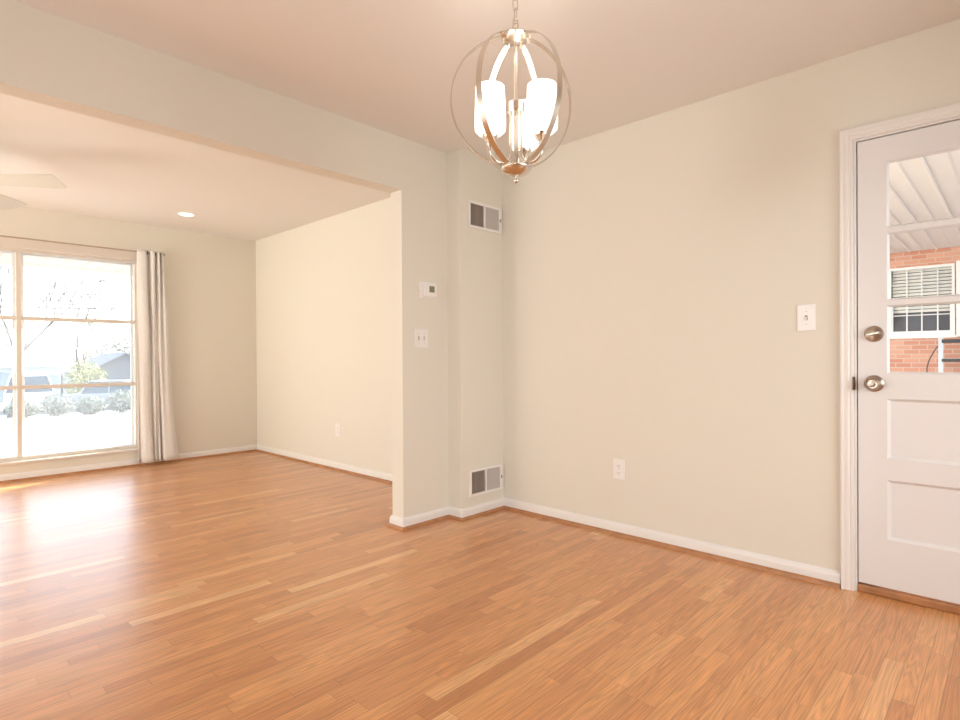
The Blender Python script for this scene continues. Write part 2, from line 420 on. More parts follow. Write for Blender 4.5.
for z0, z1 in ((.987, 1.288), (1.310, 1.607), (1.630, 1.921)):
    MB().box(XF + .022, XF + .026, GY0 + .002, GY1 - .002, z0 + .001, z1 - .001).build('glass_pane', M['glassdoor'], door)
kc = Vector((XF, .466, .943))
MB().lathe([(0, 0), (.037, 0), (.037, .004), (.033, .008), (.020, .010), (.013, .014), (.012, .032), (.018, .036), (.027, .042), (.030, .050), (.029, .057), (.024, .062), (.022, .0615), (.019, .060), (.012, .061), (.010, .064), (0, .0645)],
           kc, (-1, 0, 0), 40).build('door_knob', M['nickel2'], door, smooth=40)
dc = Vector((XF, .466, 1.164))
db = MB().lathe([(0, 0), (.036, 0), (.036, .005), (.031, .011), (.022, .014), (.014, .016), (0, .017)], dc, (-1, 0, 0), 40).build('deadbolt', M['nickel2'], door, smooth=30)
tt = MB()
tt.box(-.036, -.013, -.024, .024, -.007, .007, Matrix.Translation(dc) @ Matrix.Rotation(R(-12), 4, 'X'))
tt.build('thumb_turn', M['nickel2'], db, bevel=.003)

# ------------------------------------------------------------ plates, thermostat, vents
class Face:   # a frame on a wall: origin, horizontal and outward axes
    def __init__(s, o, h, n): s.m = Matrix((Vector(h), Vector((0, 0, 1)), Vector(n))).transposed().to_4x4(); s.m.translation = Vector(o)
    def box(s, mb, a0, a1, b0, b1, c0, c1): mb.box(a0, a1, b0, b1, c0, c1, s.m); return mb
def plate(name, face, wdt, hgt, loc): return face.box(MB(), -wdt / 2, wdt / 2, -hgt / 2, hgt / 2, 0, .006).build(name, M['plastic'], loc, bevel=.003)
def outlet(o, h, n, label, group):
    f = Face(o, h, n); t = tag(empty('wall_outlet', o), label, 'outlet')
    plate('cover_plate', f, .078, .122, t)
    for dz in (-.021, .021):
        r = f.box(MB(), -.017, .017, dz - .0145, dz + .0145, .004, .0085).build('receptacle', M['plastic'], t, bevel=.003)
        s = MB(); f.box(s, -.008, -.0055, dz - .004, dz + .006, .008, .0090); f.box(s, .0055, .008, dz - .004, dz + .006, .008, .0090); f.box(s, -.002, .002, dz - .011, dz - .007, .008, .0090)
        s.build('slots', M['slot'], r)
    f.box(MB(), -.002, .002, -.002, .002, .005, .0075).build('screw', M['nickel2'], t)
def switch(o, h, n, label, gangs, wdt, hgt):
    f = Face(o, h, n); t = tag(empty('light_switch', o), label, 'switch')
    plate('cover_plate', f, wdt, hgt, t)
    for g in range(gangs):
        a = (g - (gangs - 1) / 2) * .046
        f.box(MB(), a - .0055, a + .0055, -.012, .012, .0055, .0068).build('toggle_slot', M['slot'], t)
        mm = f.m @ Matrix.Translation((a, 0, .006)) @ Matrix.Rotation(R(28), 4, 'X')
        MB().box(-.0042, .0042, -.005, .005, -.002, .014, mm).build('toggle', M['plastic'], t, bevel=.001)
        for q in (.030, -.030): f.box(MB(), a - .002, a + .002, q - .002, q + .002, .005, .0072).build('screw', M['nickel2'], t)
outlet((XR, 1.736, .394), (0, -1, 0), (-1, 0, 0), 'white duplex outlet low on the dining room right wall', None)
outlet((XL2, 4.72, .385), (0, -1, 0), (-1, 0, 0), 'small white outlet low on the living room wall beyond the pier', None)
switch((XR, .732, 1.249), (0, -1, 0), (-1, 0, 0), 'white single toggle light switch beside the exterior door casing', 1, .080, .126)
switch((2.378, HY0, 1.193), (1, 0, 0), (0, -1, 0), 'white two toggle light switch on the pier under the thermostat', 2, .116, .122)

th = tag(empty('thermostat', (2.44, HY0, 1.506)), 'white wall thermostat with small grey-green display on the pier', 'thermostat')
f = Face((2.44, HY0, 1.506), (1, 0, 0), (0, -1, 0))
f.box(MB(), -.074, .066, -.052, .052, 0, .006).build('back_plate', M['plastic'], th, bevel=.002)
f.box(MB(), -.050, .056, -.044, .040, .005, .026).build('thermostat_body', M['plastic'], th, bevel=.004)
f.box(MB(), -.010, .034, -.014, .026, .0255, .0268).build('display', M['lcd'], th)

def vent(o, label):
    t = tag(empty('wall_vent', o), label, 'vent', 'air registers on the duct chase')
    f = Face(o, (1, 0, 0), (0, -1, 0))
    wd, ht = .165, .090
    fr = MB()
    f.box(fr, -wd, wd, ht - .017, ht, 0, .012); f.box(fr, -wd, wd, -ht, -ht + .017, 0, .012)
    f.box(fr, -wd, -wd + .017, -ht + .017, ht - .017, 0, .012); f.box(fr, wd - .030, wd, -ht + .017, ht - .017, 0, .012)
    f.box(fr, -.013, -.001, -ht + .017, ht - .017, 0, .012)
    fr.build('vent_frame', M['plastic'], t, bevel=.0015)
    f.box(MB(), -wd + .017, wd - .030, -ht + .017, ht - .017, 0, .0012).build('duct_shade_plate', M['ventdark'], t)  # dark plate painted as the duct's shade; the wall behind is solid
    for side, a0, a1, ang in (('l', -wd + .017, -.013, -38), ('r', -.001, wd - .030, 14)):
        n = 12; fin = MB()
        for k in range(n):
            a = a0 + (k + .5) * (a1 - a0) / n
            mm = f.m @ Matrix.Translation((a, 0, .0062)) @ Matrix.Rotation(R(ang), 4, 'Y')
            fin.box(-.0005, .0005, -ht + .017, ht - .017, -.0048, .0048, mm)
        fin.build('louvres', M['plastic'], t)
    f.box(MB(), wd - .019, wd - .011, -.010, .012, .011, .017).build('lever', M['nickel2'], t, bevel=.001)
vent((2.850, CY, 2.028), 'upper of the two white air registers, high on the duct chase')
vent((2.848, CY, .228), 'lower of the two white air registers, just above the baseboard')

# ------------------------------------------------------------ picture window
win = struct(empty('window_1', ((WX0 + WX1) / 2, YW, WZ0)), 'large picture window with nine panes in the living room', 'window')
GYW = YW + .075
cols = [(-1.0, -.098), (-.062, .822), (.858, 1.760)]
rows = [(.205, .807), (.841, 1.429), (1.463, 2.040)]
fr = MB()
fr.box(WX0, WX1, GYW - .02, GYW + .03, WZ0, .205); fr.box(WX0, WX1, GYW - .02, GYW + .03, 2.040, WZ1)
fr.box(WX0, -1.0, GYW - .02, GYW + .03, .205, 2.040); fr.box(1.760, WX1, GYW - .02, GYW + .03, .205, 2.040)
fr.build('window_frame', M['winframe'], win, bevel=.003)
lin = MB(); lin.box(WX0 + .001, WX1 - .001, YW - .001, GYW - .02, WZ1 - .012, WZ1 - .001); lin.box(WX1 - .012, WX1 - .001, YW - .001, GYW - .02, WZ0, WZ1 - .012); lin.box(WX0 + .001, WX0 + .012, YW - .001, GYW - .02, WZ0, WZ1 - .012)
lin.build('window_lining', M['winframe'], win)
c = MB(); c.box(WX0 - .035, WX1 + .035, YW - .016, YW, WZ1 - .012, 2.150); c.box(WX1 - .012, WX1 + .035, YW - .016, YW, WZ0, WZ1 - .012); c.box(WX0 - .035, WX0 + .012, YW - .016, YW, WZ0, WZ1 - .012)
c.build('window_casing', M['winframe'], win, bevel=.004)
MB().box(WX0 - .035, WX1 + .035, YW - .018, GYW - .02, WZ0 - .018, WZ0 + .006).build('window_sill', M['winframe'], win, bevel=.004)
for a, b in zip(cols, cols[1:]): MB().box(a[1], b[0], GYW - .022, GYW + .03, .205, 2.040).build('mullion', M['winframe'], win, bevel=.003)
for a, b in zip(rows, rows[1:]):
    for c0, c1 in cols: MB().box(c0, c1, GYW - .018, GYW + .022, a[1], b[0]).build('glazing_bar', M['winframe'], win, bevel=.003)
for c0, c1 in cols:
    for z0, z1 in rows: MB().box(c0, c1, GYW, GYW + .004, z0, z1).build('glass_pane', M['glass'], win)
for c0, c1 in cols:   # white storm sash outside each column
    s = MB(); s.box(c0 + .004, c0 + .030, GYW + .06, GYW + .085, .185, 2.06); s.box(c1 - .016, c1 + .006, GYW + .06, GYW + .085, .185, 2.06)
    s.box(c0 + .030, c1 - .016, GYW + .06, GYW + .085, .185, .212); s.box(c0 + .030, c1 - .016, GYW + .06, GYW + .085, 2.028, 2.06)
    s.build('storm_sash', M['storm'], win)

# ------------------------------------------------------------ curtain and rod
RY, RZ = YW - .095, 2.138
rod = tag(empty('curtain_rod', (.4, RY, RZ)), 'thin bronze curtain rod above the picture window', 'curtain rod')
MB().tube([(-1.55, RY, RZ), (1.985, RY, RZ)], .0065, 12).build('rod', M['rod'], rod, smooth=60)
for x, s in ((-1.55, -1), (1.985, 1)): MB().lathe([(0, 0), (.008, 0), (.009, .004), (.007, .008), (0, .010)], (x, RY, RZ), (s, 0, 0), 20).build('finial', M['rim'], rod, smooth=60)
for x in (-1.45, 1.978):
    b = MB(); b.box(x - .006, x + .006, RY + .008, YW, RZ - .006, RZ + .004); b.box(x - .014, x + .014, YW - .004, YW, RZ - .035, RZ + .035); b.build('bracket', M['rod'], rod)
cur = tag(empty('curtain', (1.9, RY, .03)), 'floor-length oatmeal grommet curtain gathered right of the window', 'curtain')
nu, nv = 156, 40
BOT = [(1.738, -.015), (1.752, .012), (1.785, -.030), (1.835, -.045), (1.870, -.030), (1.885, .012), (1.903, -.030), (1.918, .012), (1.937, -.032), (1.952, .040), (1.968, -.035), (2.015, -.050), (2.070, -.038), (2.125, .005)]
TOP = [(1.738, .004), (1.752, -.018), (1.785, -.036), (1.820, -.032), (1.838, .026), (1.852, .030), (1.868, -.030), (1.893, -.040), (1.908, .030), (1.920, -.028), (1.935, -.034), (1.948, .030), (1.964, -.030), (1.985, .004)]
def cat(P, u):
    n = len(P) - 1; t = u * n; i = min(int(t), n - 1); t -= i
    g = lambda k: P[max(0, min(n, k))]
    a, b, c2, d2 = g(i - 1), g(i), g(i + 1), g(i + 2)
    return [.5 * (2 * b[q] + (c2[q] - a[q]) * t + (2 * a[q] - 5 * b[q] + 4 * c2[q] - d2[q]) * t * t + (3 * b[q] - a[q] - 3 * c2[q] + d2[q]) * t ** 3) for q in (0, 1)]
cm = MB(); grid = []
for jv in range(nv + 1):
    v = jv / nv; rw = []; wgt = v ** .6
    for iu in range(nu + 1):
        u = iu / nu
        b_, t_ = cat(BOT, u), cat(TOP, u)
        x = b_[0] * (1 - wgt) + t_[0] * wgt + .003 * math.sin(v * 8 + u * 9)
        y = RY + .78 * (b_[1] * (1 - v) + t_[1] * v) + .003 * math.sin(v * 11 + u * 17)
        z = .036 + v * (2.160 - .036)
        rw.append(cm.bm.verts.new((x, y, z)))
    grid.append(rw)
for jv in range(nv):
    for iu in range(nu): cm.bm.faces.new((grid[jv][iu], grid[jv][iu + 1], grid[jv + 1][iu + 1], grid[jv + 1][iu]))
cp = cm.build('curtain_panel', M['fabric'], cur, smooth=80)
so = cp.modifiers.new('thickness', 'SOLIDIFY'); so.thickness = .003; so.offset = 0
for xg, sg_ in ((1.829, 1), (1.900, 1), (1.941, 1)):   # metal grommets where the cloth crosses the rod
    MB().lathe([(.013, -.003), (.021, -.003), (.021, .003), (.013, .003), (.013, -.003)], (xg, RY, RZ), (1, .25 * sg_, 0), 20).build('grommet', M['rim'], cur, smooth=50)

# ------------------------------------------------------------ ceiling fan and recessed light
FC = Vector((.25, 4.71, 0))
fan = tag(empty('ceiling_fan', (FC.x, FC.y, ZC)), 'white ceiling fan in the living room, only blade tips in frame', 'ceiling fan')
MB().lathe([(0, 0), (.065, 0), (.065, -.02), (.045, -.05), (0, -.055)], (FC.x, FC.y, ZC), seg=32).build('canopy', M['fan'], fan, smooth=40)
MB().tube([(FC.x, FC.y, ZC - .04), (FC.x, FC.y, 2.25)], .012, 12).build('downrod', M['fan'], fan, smooth=60)
MB().lathe([(0, 2.27), (.06, 2.265), (.105, 2.24), (.11, 2.19), (.09, 2.15), (.05, 2.14), (0, 2.138)], (FC.x, FC.y, 0), seg=36).build('motor_housing', M['fan'], fan, smooth=50)
MB().lathe([(.06, 2.145), (.085, 2.12), (.085, 2.09), (.055, 2.06), (0, 2.05)], (FC.x, FC.y, 0), seg=32).build('light_bowl', M['recess'], fan, smooth=60)
for k in range(4):
    ang = R(-39.5 + 90 * k)
    mm = Matrix.Translation((FC.x, FC.y, 2.170)) @ Matrix.Rotation(ang, 4, 'Z') @ Matrix.Rotation(R(-14.5), 4, 'X')
    b = MB()
    outl = [(.17, -.055), (.60, -.078), (.655, -.077), (.665, -.070), (.665, .070), (.655, .077), (.60, .078), (.17, .055)]
    v0 = [b.bm.verts.new(mm @ Vector((x, y, -.003))) for x, y in outl]; v1 = [b.bm.verts.new(mm @ Vector((x, y, .003))) for x, y in outl]
    b.bm.faces.new(list(reversed(v0))); b.bm.faces.new(v1)
    for i in range(len(outl)): b.bm.faces.new((v0[i], v0[(i + 1) % len(outl)], v1[(i + 1) % len(outl)], v1[i]))
    bl = b.build('blade', M['fan'], fan)
    MB().box(.08, .22, -.018, .018, -.009, -.003, mm).build('blade_iron', M['fan'], bl)
rl = tag(empty('recessed_light', (1.985, 5.70, ZC)), 'small round lit recessed light near the far wall', 'ceiling light')
MB().lathe([(.062, 0), (.088, 0), (.088, -.004), (.064, -.006), (.062, 0)], (1.985, 5.70, ZC), seg=40).build('trim_ring', M['plastic'], rl, smooth=40)
MB().lathe([(0, -.001), (.0635, -.001), (.0635, -.004), (0, -.004)], (1.985, 5.70, ZC), seg=40).build('lens', M['recess'], rl, smooth=40)

# ------------------------------------------------------------ orb chandelier
CC = Vector((1.467, 1.220, 0)); CZ0, CZ1 = 1.700, 2.143
ch = tag(empty('orb_chandelier', (CC.x, CC.y, ZC)), 'brushed nickel orb cage chandelier with three lit frosted shades', 'chandelier')
MB().lathe([(0, 0), (.062, 0), (.062, -.012), (.045, -.026), (.012, -.032), (0, -.033)], (CC.x, CC.y, ZC), seg=36).build('ceiling_canopy', M['nickel'], ch, smooth=40)
VD = Vector((math.cos(_y), math.sin(_y), 0)); VR = Vector((math.sin(_y), -math.cos(_y), 0))
def az(a): return (-VD) * math.cos(R(a)) + VR * math.sin(R(a))       # 0 = towards the room's camera corner
zt = ZC - .03; k = 0
while zt > CZ1 + .044:
    pts = []
    L_, W_ = .021, .0085
    dirv = az(20) if k % 2 else az(110)
    for i in range(20):
        t = 2 * math.pi * i / 20
        zz = math.sin(t); xx = math.cos(t)
        pts.append(Vector((CC.x, CC.y, zt - L_)) + dirv * (W_ * xx) + Vector((0, 0, (L_ - W_) * (1 if zz > 0 else -1) * min(1, abs(zz) * 3) + W_ * zz)))
    MB().tube(pts, .0019, 8, closed=True).build('chain_link', M['nickel'], ch, smooth=60)
    zt -= .0345; k += 1
MB().tube([Vector((CC.x, CC.y, CZ1 + .033)) + az(60) * (.010 * math.cos(t)) + Vector((0, 0, .012 * math.sin(t))) for t in [2 * math.pi * i / 16 for i in range(16)]], .0022, 8, closed=True).build('loop', M['nickel'], ch, smooth=60)
hub = MB().lathe([(0, .026), (.006, .026), (.009, .020), (.022, .015), (.040, .007), (.050, .001), (.051, -.004), (.046, -.008), (.030, -.012), (.018, -.020), (0, -.021)], (CC.x, CC.y, CZ1), seg=36).build('top_hub', M['nickel'], ch, smooth=35)
for a in (-39, 39, -150, 150, -83, 95):
    q = Vector((CC.x, CC.y, CZ1 - .012)) + az(a) * .043
    MB().tube([q + Vector((0, 0, .006)), q + Vector((0, 0, -.012))], .004, 10).build('hub_screw', M['nickel'], hub, smooth=50)
MB().tube([(CC.x, CC.y, CZ1 - .01), (CC.x, CC.y, CZ0 + .01)], .0068, 16).build('center_stem', M['nickel'], ch, smooth=60)
zc, hz = (CZ0 + CZ1) / 2, (CZ1 - CZ0) / 2
for a, Rr in ((-39, .198), (39, .200), (-150, .198), (150, .198), (-83, .218), (96, .186)):
    A = az(a); T = Vector((0, 0, 1)).cross(A); path = []; fr_ = []
    n = 44; t0 = math.asin(.030 / Rr)
    for i in range(n + 1):
        t = t0 + (math.pi - 2 * t0) * i / n
        path.append(Vector((CC.x, CC.y, zc)) + A * (Rr * math.sin(t)) + Vector((0, 0, hz * math.cos(t))))
        nn = (A * (math.sin(t) / Rr) + Vector((0, 0, math.cos(t) / hz))).normalized()
        fr_.append((T, nn))
    MB().sweep(path, [(-.0098, -.0012), (.0098, -.0012), (.0098, .0012), (-.0098, .0012)], frame=lambda i: fr_[i]).build('cage_band', M['nickel'], ch, smooth=40)
MB().lathe([(0, .010), (.030, .010), (.049, .006), (.052, .002), (.050, -.004), (.040, -.014), (.024, -.022), (.010, -.026), (0, -.027)], (CC.x, CC.y, CZ0), seg=40).build('bottom_dish', M['nickel'], ch, smooth=45)
MB().lathe([(0, -.026), (.005, -.027), (.004, -.031), (.009, -.036), (.0075, -.043), (.003, -.047), (0, -.049)], (CC.x, CC.y, CZ0), seg=20).build('bottom_finial', M['nickel'], ch, smooth=60)
ZK = 1.905
MB().lathe([(0, .017), (.026, .017), (.029, .014), (.029, -.014), (.026, -.018), (0, -.018)], (CC.x, CC.y, ZK), seg=36).build('arm_collar', M['nickel'], ch, smooth=35)
for a in (-64, 57, 160):
    D = az(a); r0, r1 = .020, .097
    pts = [Vector((CC.x, CC.y, ZK - .015)) + D * r0]
    for i in range(13):
        t = math.pi * i / 12
        pts.append(Vector((CC.x, CC.y, 1.752)) + D * ((r0 + r1) / 2 - (r1 - r0) / 2 * math.cos(t)) + Vector((0, 0, -.040 * math.sin(t))))
    pts.append(Vector((CC.x, CC.y, 1.765)) + D * r1)
    arm = MB().tube(pts, .0042, 12).build('lamp_arm', M['nickel'], ch, smooth=60)
    q = Vector((CC.x, CC.y, 0)) + D * r1
    MB().lathe([(0, 1.790), (.006, 1.791), (.010, 1.798), (.012, 1.806), (.024, 1.822), (.028, 1.832), (.027, 1.836), (0, 1.837)], q - Vector((0, 0, .035)), seg=28).build('shade_cup', M['nickel'], arm, smooth=45)
    light('lamp_bulb', 'POINT', (q.x, q.y, 1.925), 0.9, (1.0, 0.93, 0.84), radius=.03)
    MB().lathe([(.020, 1.834), (.038, 1.838), (.050, 1.850), (.0515, 1.870), (.050, 1.930), (.0475, 1.992), (.045, 1.992), (.0475, 1.930), (.049, 1.872), (.047, 1.853), (.036, 1.841), (.020, 1.838)], q - Vector((0, 0, .038)), seg=36).build('lamp_shade', M['shade'], arm, smooth=60)

# ------------------------------------------------------------ outside the front: porch, yard, street
struct(MB().box(-4.2, 5.2, YW + .22, 8.60, 2.23, 2.34).build('trim_7', M['soffitlit']), 'white porch soffit above the picture window', 'trim')
gut = tag(MB().box(-4.2, 5.2, 8.60, 8.70, 2.20, 2.36).build('porch_gutter', M['soffitlit'], bevel=.01), 'pale gutter along the edge of the front porch roof', 'gutter')
rb = MB()
for i in range(46): rb.box(-4.1 + i * .2, -4.085 + i * .2, YW + .23, 8.59, 2.215, 2.2295)
rb.build('soffit_seams', M['soffit'], gut)
struct(MB().box(-4.2, 5.2, YW + .22, 9.6, -.30, -.14).build('trim_8', M['concrete']), 'concrete porch slab under the picture window', 'slab')
g = MB(); nx, ny = 24, 30; rowsg = []
def gz(x, y): return -.32 - 1.10 * min(1, max(0, (y - 14) / 18)) - .5 * min(1, max(0, (y - 34) / 20))
for jy in range(ny + 1):
    y = YW + .24 + (90 - YW) * jy / ny
    rowsg.append([g.bm.verts.new((-30 + 70 * i / nx, y, gz(0, y))) for i in range(nx + 1)])
for jy in range(ny):
    for i in range(nx): g.bm.faces.new((rowsg[jy][i], rowsg[jy][i + 1], rowsg[jy + 1][i + 1], rowsg[jy + 1][i]))
tag(g.build('front_yard', M['concrete']), 'pale sunlit driveway and yard outside the picture window', 'ground', kind='structure')
mwalk = Matrix.Translation((2.2, 10.9, -.315)) @ Matrix.Rotation(R(16), 4, 'Z')
tag(MB().box(-7, 7, -.95, .95, 0, .13, mwalk).build('concrete_walkway', M['concrete'], bevel=.01), 'raised pale concrete walkway crossing the yard outside the window', 'walkway', kind='structure')
gp = MB(); gp.box(-2.5, 2.45, 14.5, 24.5, -.60, -.3 + .002); 
# grass strip following the ground
gs = MB(); strip = []
for jy in range(13):
    y = 15 + jy * .9; strip.append([gs.bm.verts.new((x, y, gz(0, y) + .03)) for x in (-6, .9 + .06 * jy * 2)])
for a, b in zip(strip, strip[1:]): gs.bm.faces.new((a[0], a[1], b[1], b[0]))
gp.bm.free()
tag(gs.build('lawn_patch', M['grass']), 'green lawn patch left of the driveway outside the window', 'grass', kind='stuff')
def street_z(y): return gz(0, y)

def leaf_blob(name, c, rad, n, size, mat, seed, parent=None):
    rnd = random.Random(seed); mb = MB()
    for _ in range(n):
        while True:
            p = Vector((rnd.uniform(-1, 1), rnd.uniform(-1, 1), rnd.uniform(-1, 1)))
            if .25 < p.length < 1: break
        q = Vector((c[0] + p.x * rad[0], c[1] + p.y * rad[1], c[2] + p.z * rad[2]))
        a = Vector((rnd.gauss(0, 1), rnd.gauss(0, 1), rnd.gauss(0, 1))).normalized(); b = a.orthogonal().normalized()
        s = size * rnd.uniform(.6, 1.3)
        mb.poly([q - a * s, q + b * s * .6, q + a * s, q - b * s * .6])
    return mb.build(name, mat, parent)
def tree(name, base, height, spread, seed, mat, label, group=None, depth=5, rad=.16, trunk=.35, limbs=4):
    rnd = random.Random(seed); mb = MB()
    def grow(p, d, ln, r, lev):
        n = 3; pts = [p]; rr = [r]
        for i in range(n):
            d = (d + Vector((rnd.gauss(0, .13), rnd.gauss(0, .13), rnd.gauss(.02, .08)))).normalized()
            p = p + d * ln / n; pts.append(p); rr.append(max(.011, r * (1 - .35 * (i + 1) / n)))
        mb.tube(pts, rr, 6 if lev < 2 else 4)
        if lev >= depth: return
        for kk in range(limbs if lev == 0 else rnd.choice((2, 3))):
            aa = rnd.uniform(0, 2 * math.pi); tilt = rnd.uniform(.35, .85) * spread
            o1 = d.orthogonal().normalized(); o2 = d.cross(o1)
            nd = (d * math.cos(tilt) + (o1 * math.cos(aa) + o2 * math.sin(aa)) * math.sin(tilt)).normalized()
            nd = (nd + Vector((0, 0, .12))).normalized()
            grow(pts[-1] if kk < 2 else pts[2], nd, ln * rnd.uniform(.62, .85), max(.011, rr[-1] * rnd.uniform(.6, .8)), lev + 1)
    grow(Vector(base), Vector((rnd.gauss(0, .03), 0, 1)).normalized(), height * trunk, rad, 0)
    return tag(mb.build(name, mat, loc=base), label, 'tree', group)
G = 'bare winter trees outside the picture window'
tree('bare_tree', (3.6, 30.5, street_z(30.5) - .05), 9.0, .85, 14, M['bark'], 'leftmost bare tree with dark trunk beyond the window', G, 6, .10, .30, 4)
tree('bare_tree', (10.4, 51, street_z(51) - .05), 10.5, .9, 23, M['barkfar'], 'tall bare tree with fine branches behind the basketball hoop', G, 6, .13, .26, 5)
tree('bare_tree', (14.2, 50, street_z(50) - .05), 7.0, 1.1, 31, M['barkfar'], 'smaller bare tree nearest the right edge of the window', G, 6, .11, .25, 5)
tree('bare_tree', (7.9, 68, street_z(68) - .05), 8.0, 1.1, 37, M['barkfar'], 'distant bare tree rising behind the garage roof', G, 6, .11, .25, 5)
def bush(x, y, rx, rz, n, mat, label, seed, grp, sz=.10):
    o = empty('evergreen_bush' if mat is M['leaf'] else 'leafy_bush', (x, y, street_z(y) - .05)); tag(o, label, 'bush', grp)
    zb = street_z(y)
    leaf_blob('foliage', (x, y, zb + rz), (rx, rx, rz), n, sz, mat, seed, o)
    st = MB()
    for s in range(4): st.tube([(x, y, zb - .05), (x + .12 * math.cos(s * 1.6), y + .12 * math.sin(s * 1.6), zb + rz)], .02, 5)
    st.build('stems', M['bark'], o)
bush(9.4, 45.4, 1.25, 1.35, 1100, M['leafy'], 'yellow-green leafy bush beside the basketball hoop', 3, None, .11)
bush(17.6, 70, 3.6, 2.6, 1500, M['leaf'], 'broad evergreen mass behind the right-hand house', 5, None, .18)
for k, (bx, by, bh, lb) in enumerate(((3.75, 28.2, .34, 'first low dark bush from the left in the row along the street'), (4.70, 27.3, .44, 'second low dark bush from the left, below the parked SUV'),
        (5.62, 26.5, .36, 'middle bush of the low row along the street'), (6.52, 25.7, .46, 'fourth low bush from the left, below the silver sedan'), (7.42, 24.9, .40, 'last low bush at the right end of the row'))):
    bush(bx, by, .56, bh, 700, M['leaf'], lb, 8 + k, 'low bushes along the street', .07)

def house(name, x0, x1, y0, y1, zw, zr, label, along='x', wallm='siding'):
    zb = street_z(y0) - .05
    h = tag(empty(name, ((x0 + x1) / 2, (y0 + y1) / 2, zb)), label, 'house')
    MB().box(x0, x1, y0, y1, zb, zw).build('walls', M[wallm], h)
    r = MB(); ov = .35
    if along == 'x':
        ym = (y0 + y1) / 2
        prof = [(y0 - ov, zw - .12), (ym, zr), (y1 + ov, zw - .12), (y1 + ov, zw), (ym, zr + .14), (y0 - ov, zw)]
        P = [[r.bm.verts.new((x, y, z)) for y, z in prof] for x in (x0 - ov, x1 + ov)]
    else:
        xm = (x0 + x1) / 2
        prof = [(x0 - ov, zw - .12), (xm, zr), (x1 + ov, zw - .12), (x1 + ov, zw), (xm, zr + .14), (x0 - ov, zw)]
        P = [[r.bm.verts.new((x, y, z)) for x, z in prof] for y in (y0 - ov, y1 + ov)]
    nq = len(prof)
    for i in range(nq): r.bm.faces.new((P[0][i], P[0][(i + 1) % nq], P[1][(i + 1) % nq], P[1][i]))
    for Q in P: r.bm.faces.new((Q[0], Q[1], Q[4], Q[5])); r.bm.faces.new((Q[1], Q[2], Q[3], Q[4]))
    r.build('roof', M['roof'], h)
    if along == 'x':
        for x in (x0 + .01, x1 - .01): MB().poly([(x, y0, zw - .02), (x, y1, zw - .02), (x, (y0 + y1) / 2, zr)]).build('gable', M[wallm], h)
    else:
        for y in (y0 + .01, y1 - .01): MB().poly([(x0, y, zw - .02), (x1, y, zw - .02), ((x0 + x1) / 2, y, zr)]).build('gable', M[wallm], h)
    return h
h1 = house('garage_house', 1.5, 9.3, 53, 61, .72, 2.2, 'grey-roofed house with white garage door across the street')
gd = MB(); gd.box(7.0, 8.5, 52.94, 53.0, street_z(53), .12)
gd.build('garage_door', M['gdoor'], h1)
MB().box(1.2, 9.6, 52.55, 52.62, .55, .74).build('fascia', M['storm'], h1)
house('small_house', 12.0, 17.4, 57, 64, .0, 1.55, 'low grey gabled house right of the basketball hoop', 'y', 'roof')
sh = house('white_shed', 9.75, 10.85, 54.5, 56, .10, .35, 'small white shed between the two houses', 'x', 'gdoor')

def car(name, loc, rot, L_, W_, H_, paint, label, suv=True):
    t = tag(empty(name, loc), label, 'car'); mm = Matrix.Translation(loc) @ Matrix.Rotation(rot, 4, 'Z')
    hw = W_ / 2; belt = H_ * .56; g0 = .22
    low = [(-L_ / 2, g0 + .1), (-L_ / 2 + .05, belt * .92), (-L_ / 2 + .35, belt), (L_ * .22, belt), (L_ / 2 - .25, belt * .84), (L_ / 2, belt * .62), (L_ / 2 - .02, g0 + .05), (L_ / 2 - .3, g0), (-L_ / 2 + .3, g0)]
    def prism(pts, w0, w1f):
        mb = MB(); A = [mb.bm.verts.new(mm @ Vector((x, -w1f(z), z))) for x, z in pts]; B = [mb.bm.verts.new(mm @ Vector((x, w1f(z), z))) for x, z in pts]
        mb.bm.faces.new(A); mb.bm.faces.new(list(reversed(B)))
        for i in range(len(pts)): mb.bm.faces.new((A[i], B[i], B[(i + 1) % len(pts)], A[(i + 1) % len(pts)]))
        return mb
    prism(low, hw, lambda z: hw).build('body', M[paint], t, bevel=.05, bseg=3)
    rear = -L_ / 2 + (.12 if suv else .75)
    cab = [(rear, belt - .02), (rear + .22, H_ - .06), (rear + .4, H_), (L_ * .08, H_), (L_ * .12, H_ - .05), (L_ * .27, belt - .02)]
    wz = lambda z: hw - .05 - .20 * max(0, (z - belt)) / (H_ - belt)
    prism([(x, z) for x, z in cab], hw, wz).build('greenhouse', M['carglass'], t, bevel=.03)
    rf = [(rear + .25, H_ - .05), (rear + .40, H_ + .015), (L_ * .08, H_ + .015), (L_ * .125, H_ - .05)]
    rfo = prism(rf, hw, lambda z: wz(z) + .03).build('roof_panel', M[paint], t, bevel=.02)
    for sx in (-1, 1):
        for (xa, za), (xb, zb_) in (((rear, belt), (rear + .24, H_ - .04)), ((L_ * .27, belt), (L_ * .12, H_ - .04)), ((-.25, belt), (-.22, H_ - .04))):
            MB().tube([mm @ Vector((xa, sx * wz(za), za)), mm @ Vector((xb, sx * wz(zb_), zb_))], .035, 6).build('pillar', M[paint], t)
    for sx in (-1, 1):
        for x in (-L_ * .30, L_ * .31):
            c = mm @ Vector((x, sx * (hw - .10), .33)); axv = (mm.to_3x3() @ Vector((0, sx, 0)))
            wl = MB().lathe([(0, -.10), (.33, -.10), (.34, -.05), (.34, .08), (.30, .11), (0, .10)], c, axv, 24).build('wheel', M['tyre'], t, smooth=40)
            MB().lathe([(0, .112), (.19, .108), (.21, .100), (0, .095)], c, axv, 20).build('hub_cap', M['greymetal'], wl, smooth=40)
    return t
car('parked_suv', (5.05, 36.0, street_z(35.5)), R(-97), 4.5, 1.95, 1.78, 'carwhite', 'white SUV parked beyond the window, facing the house')
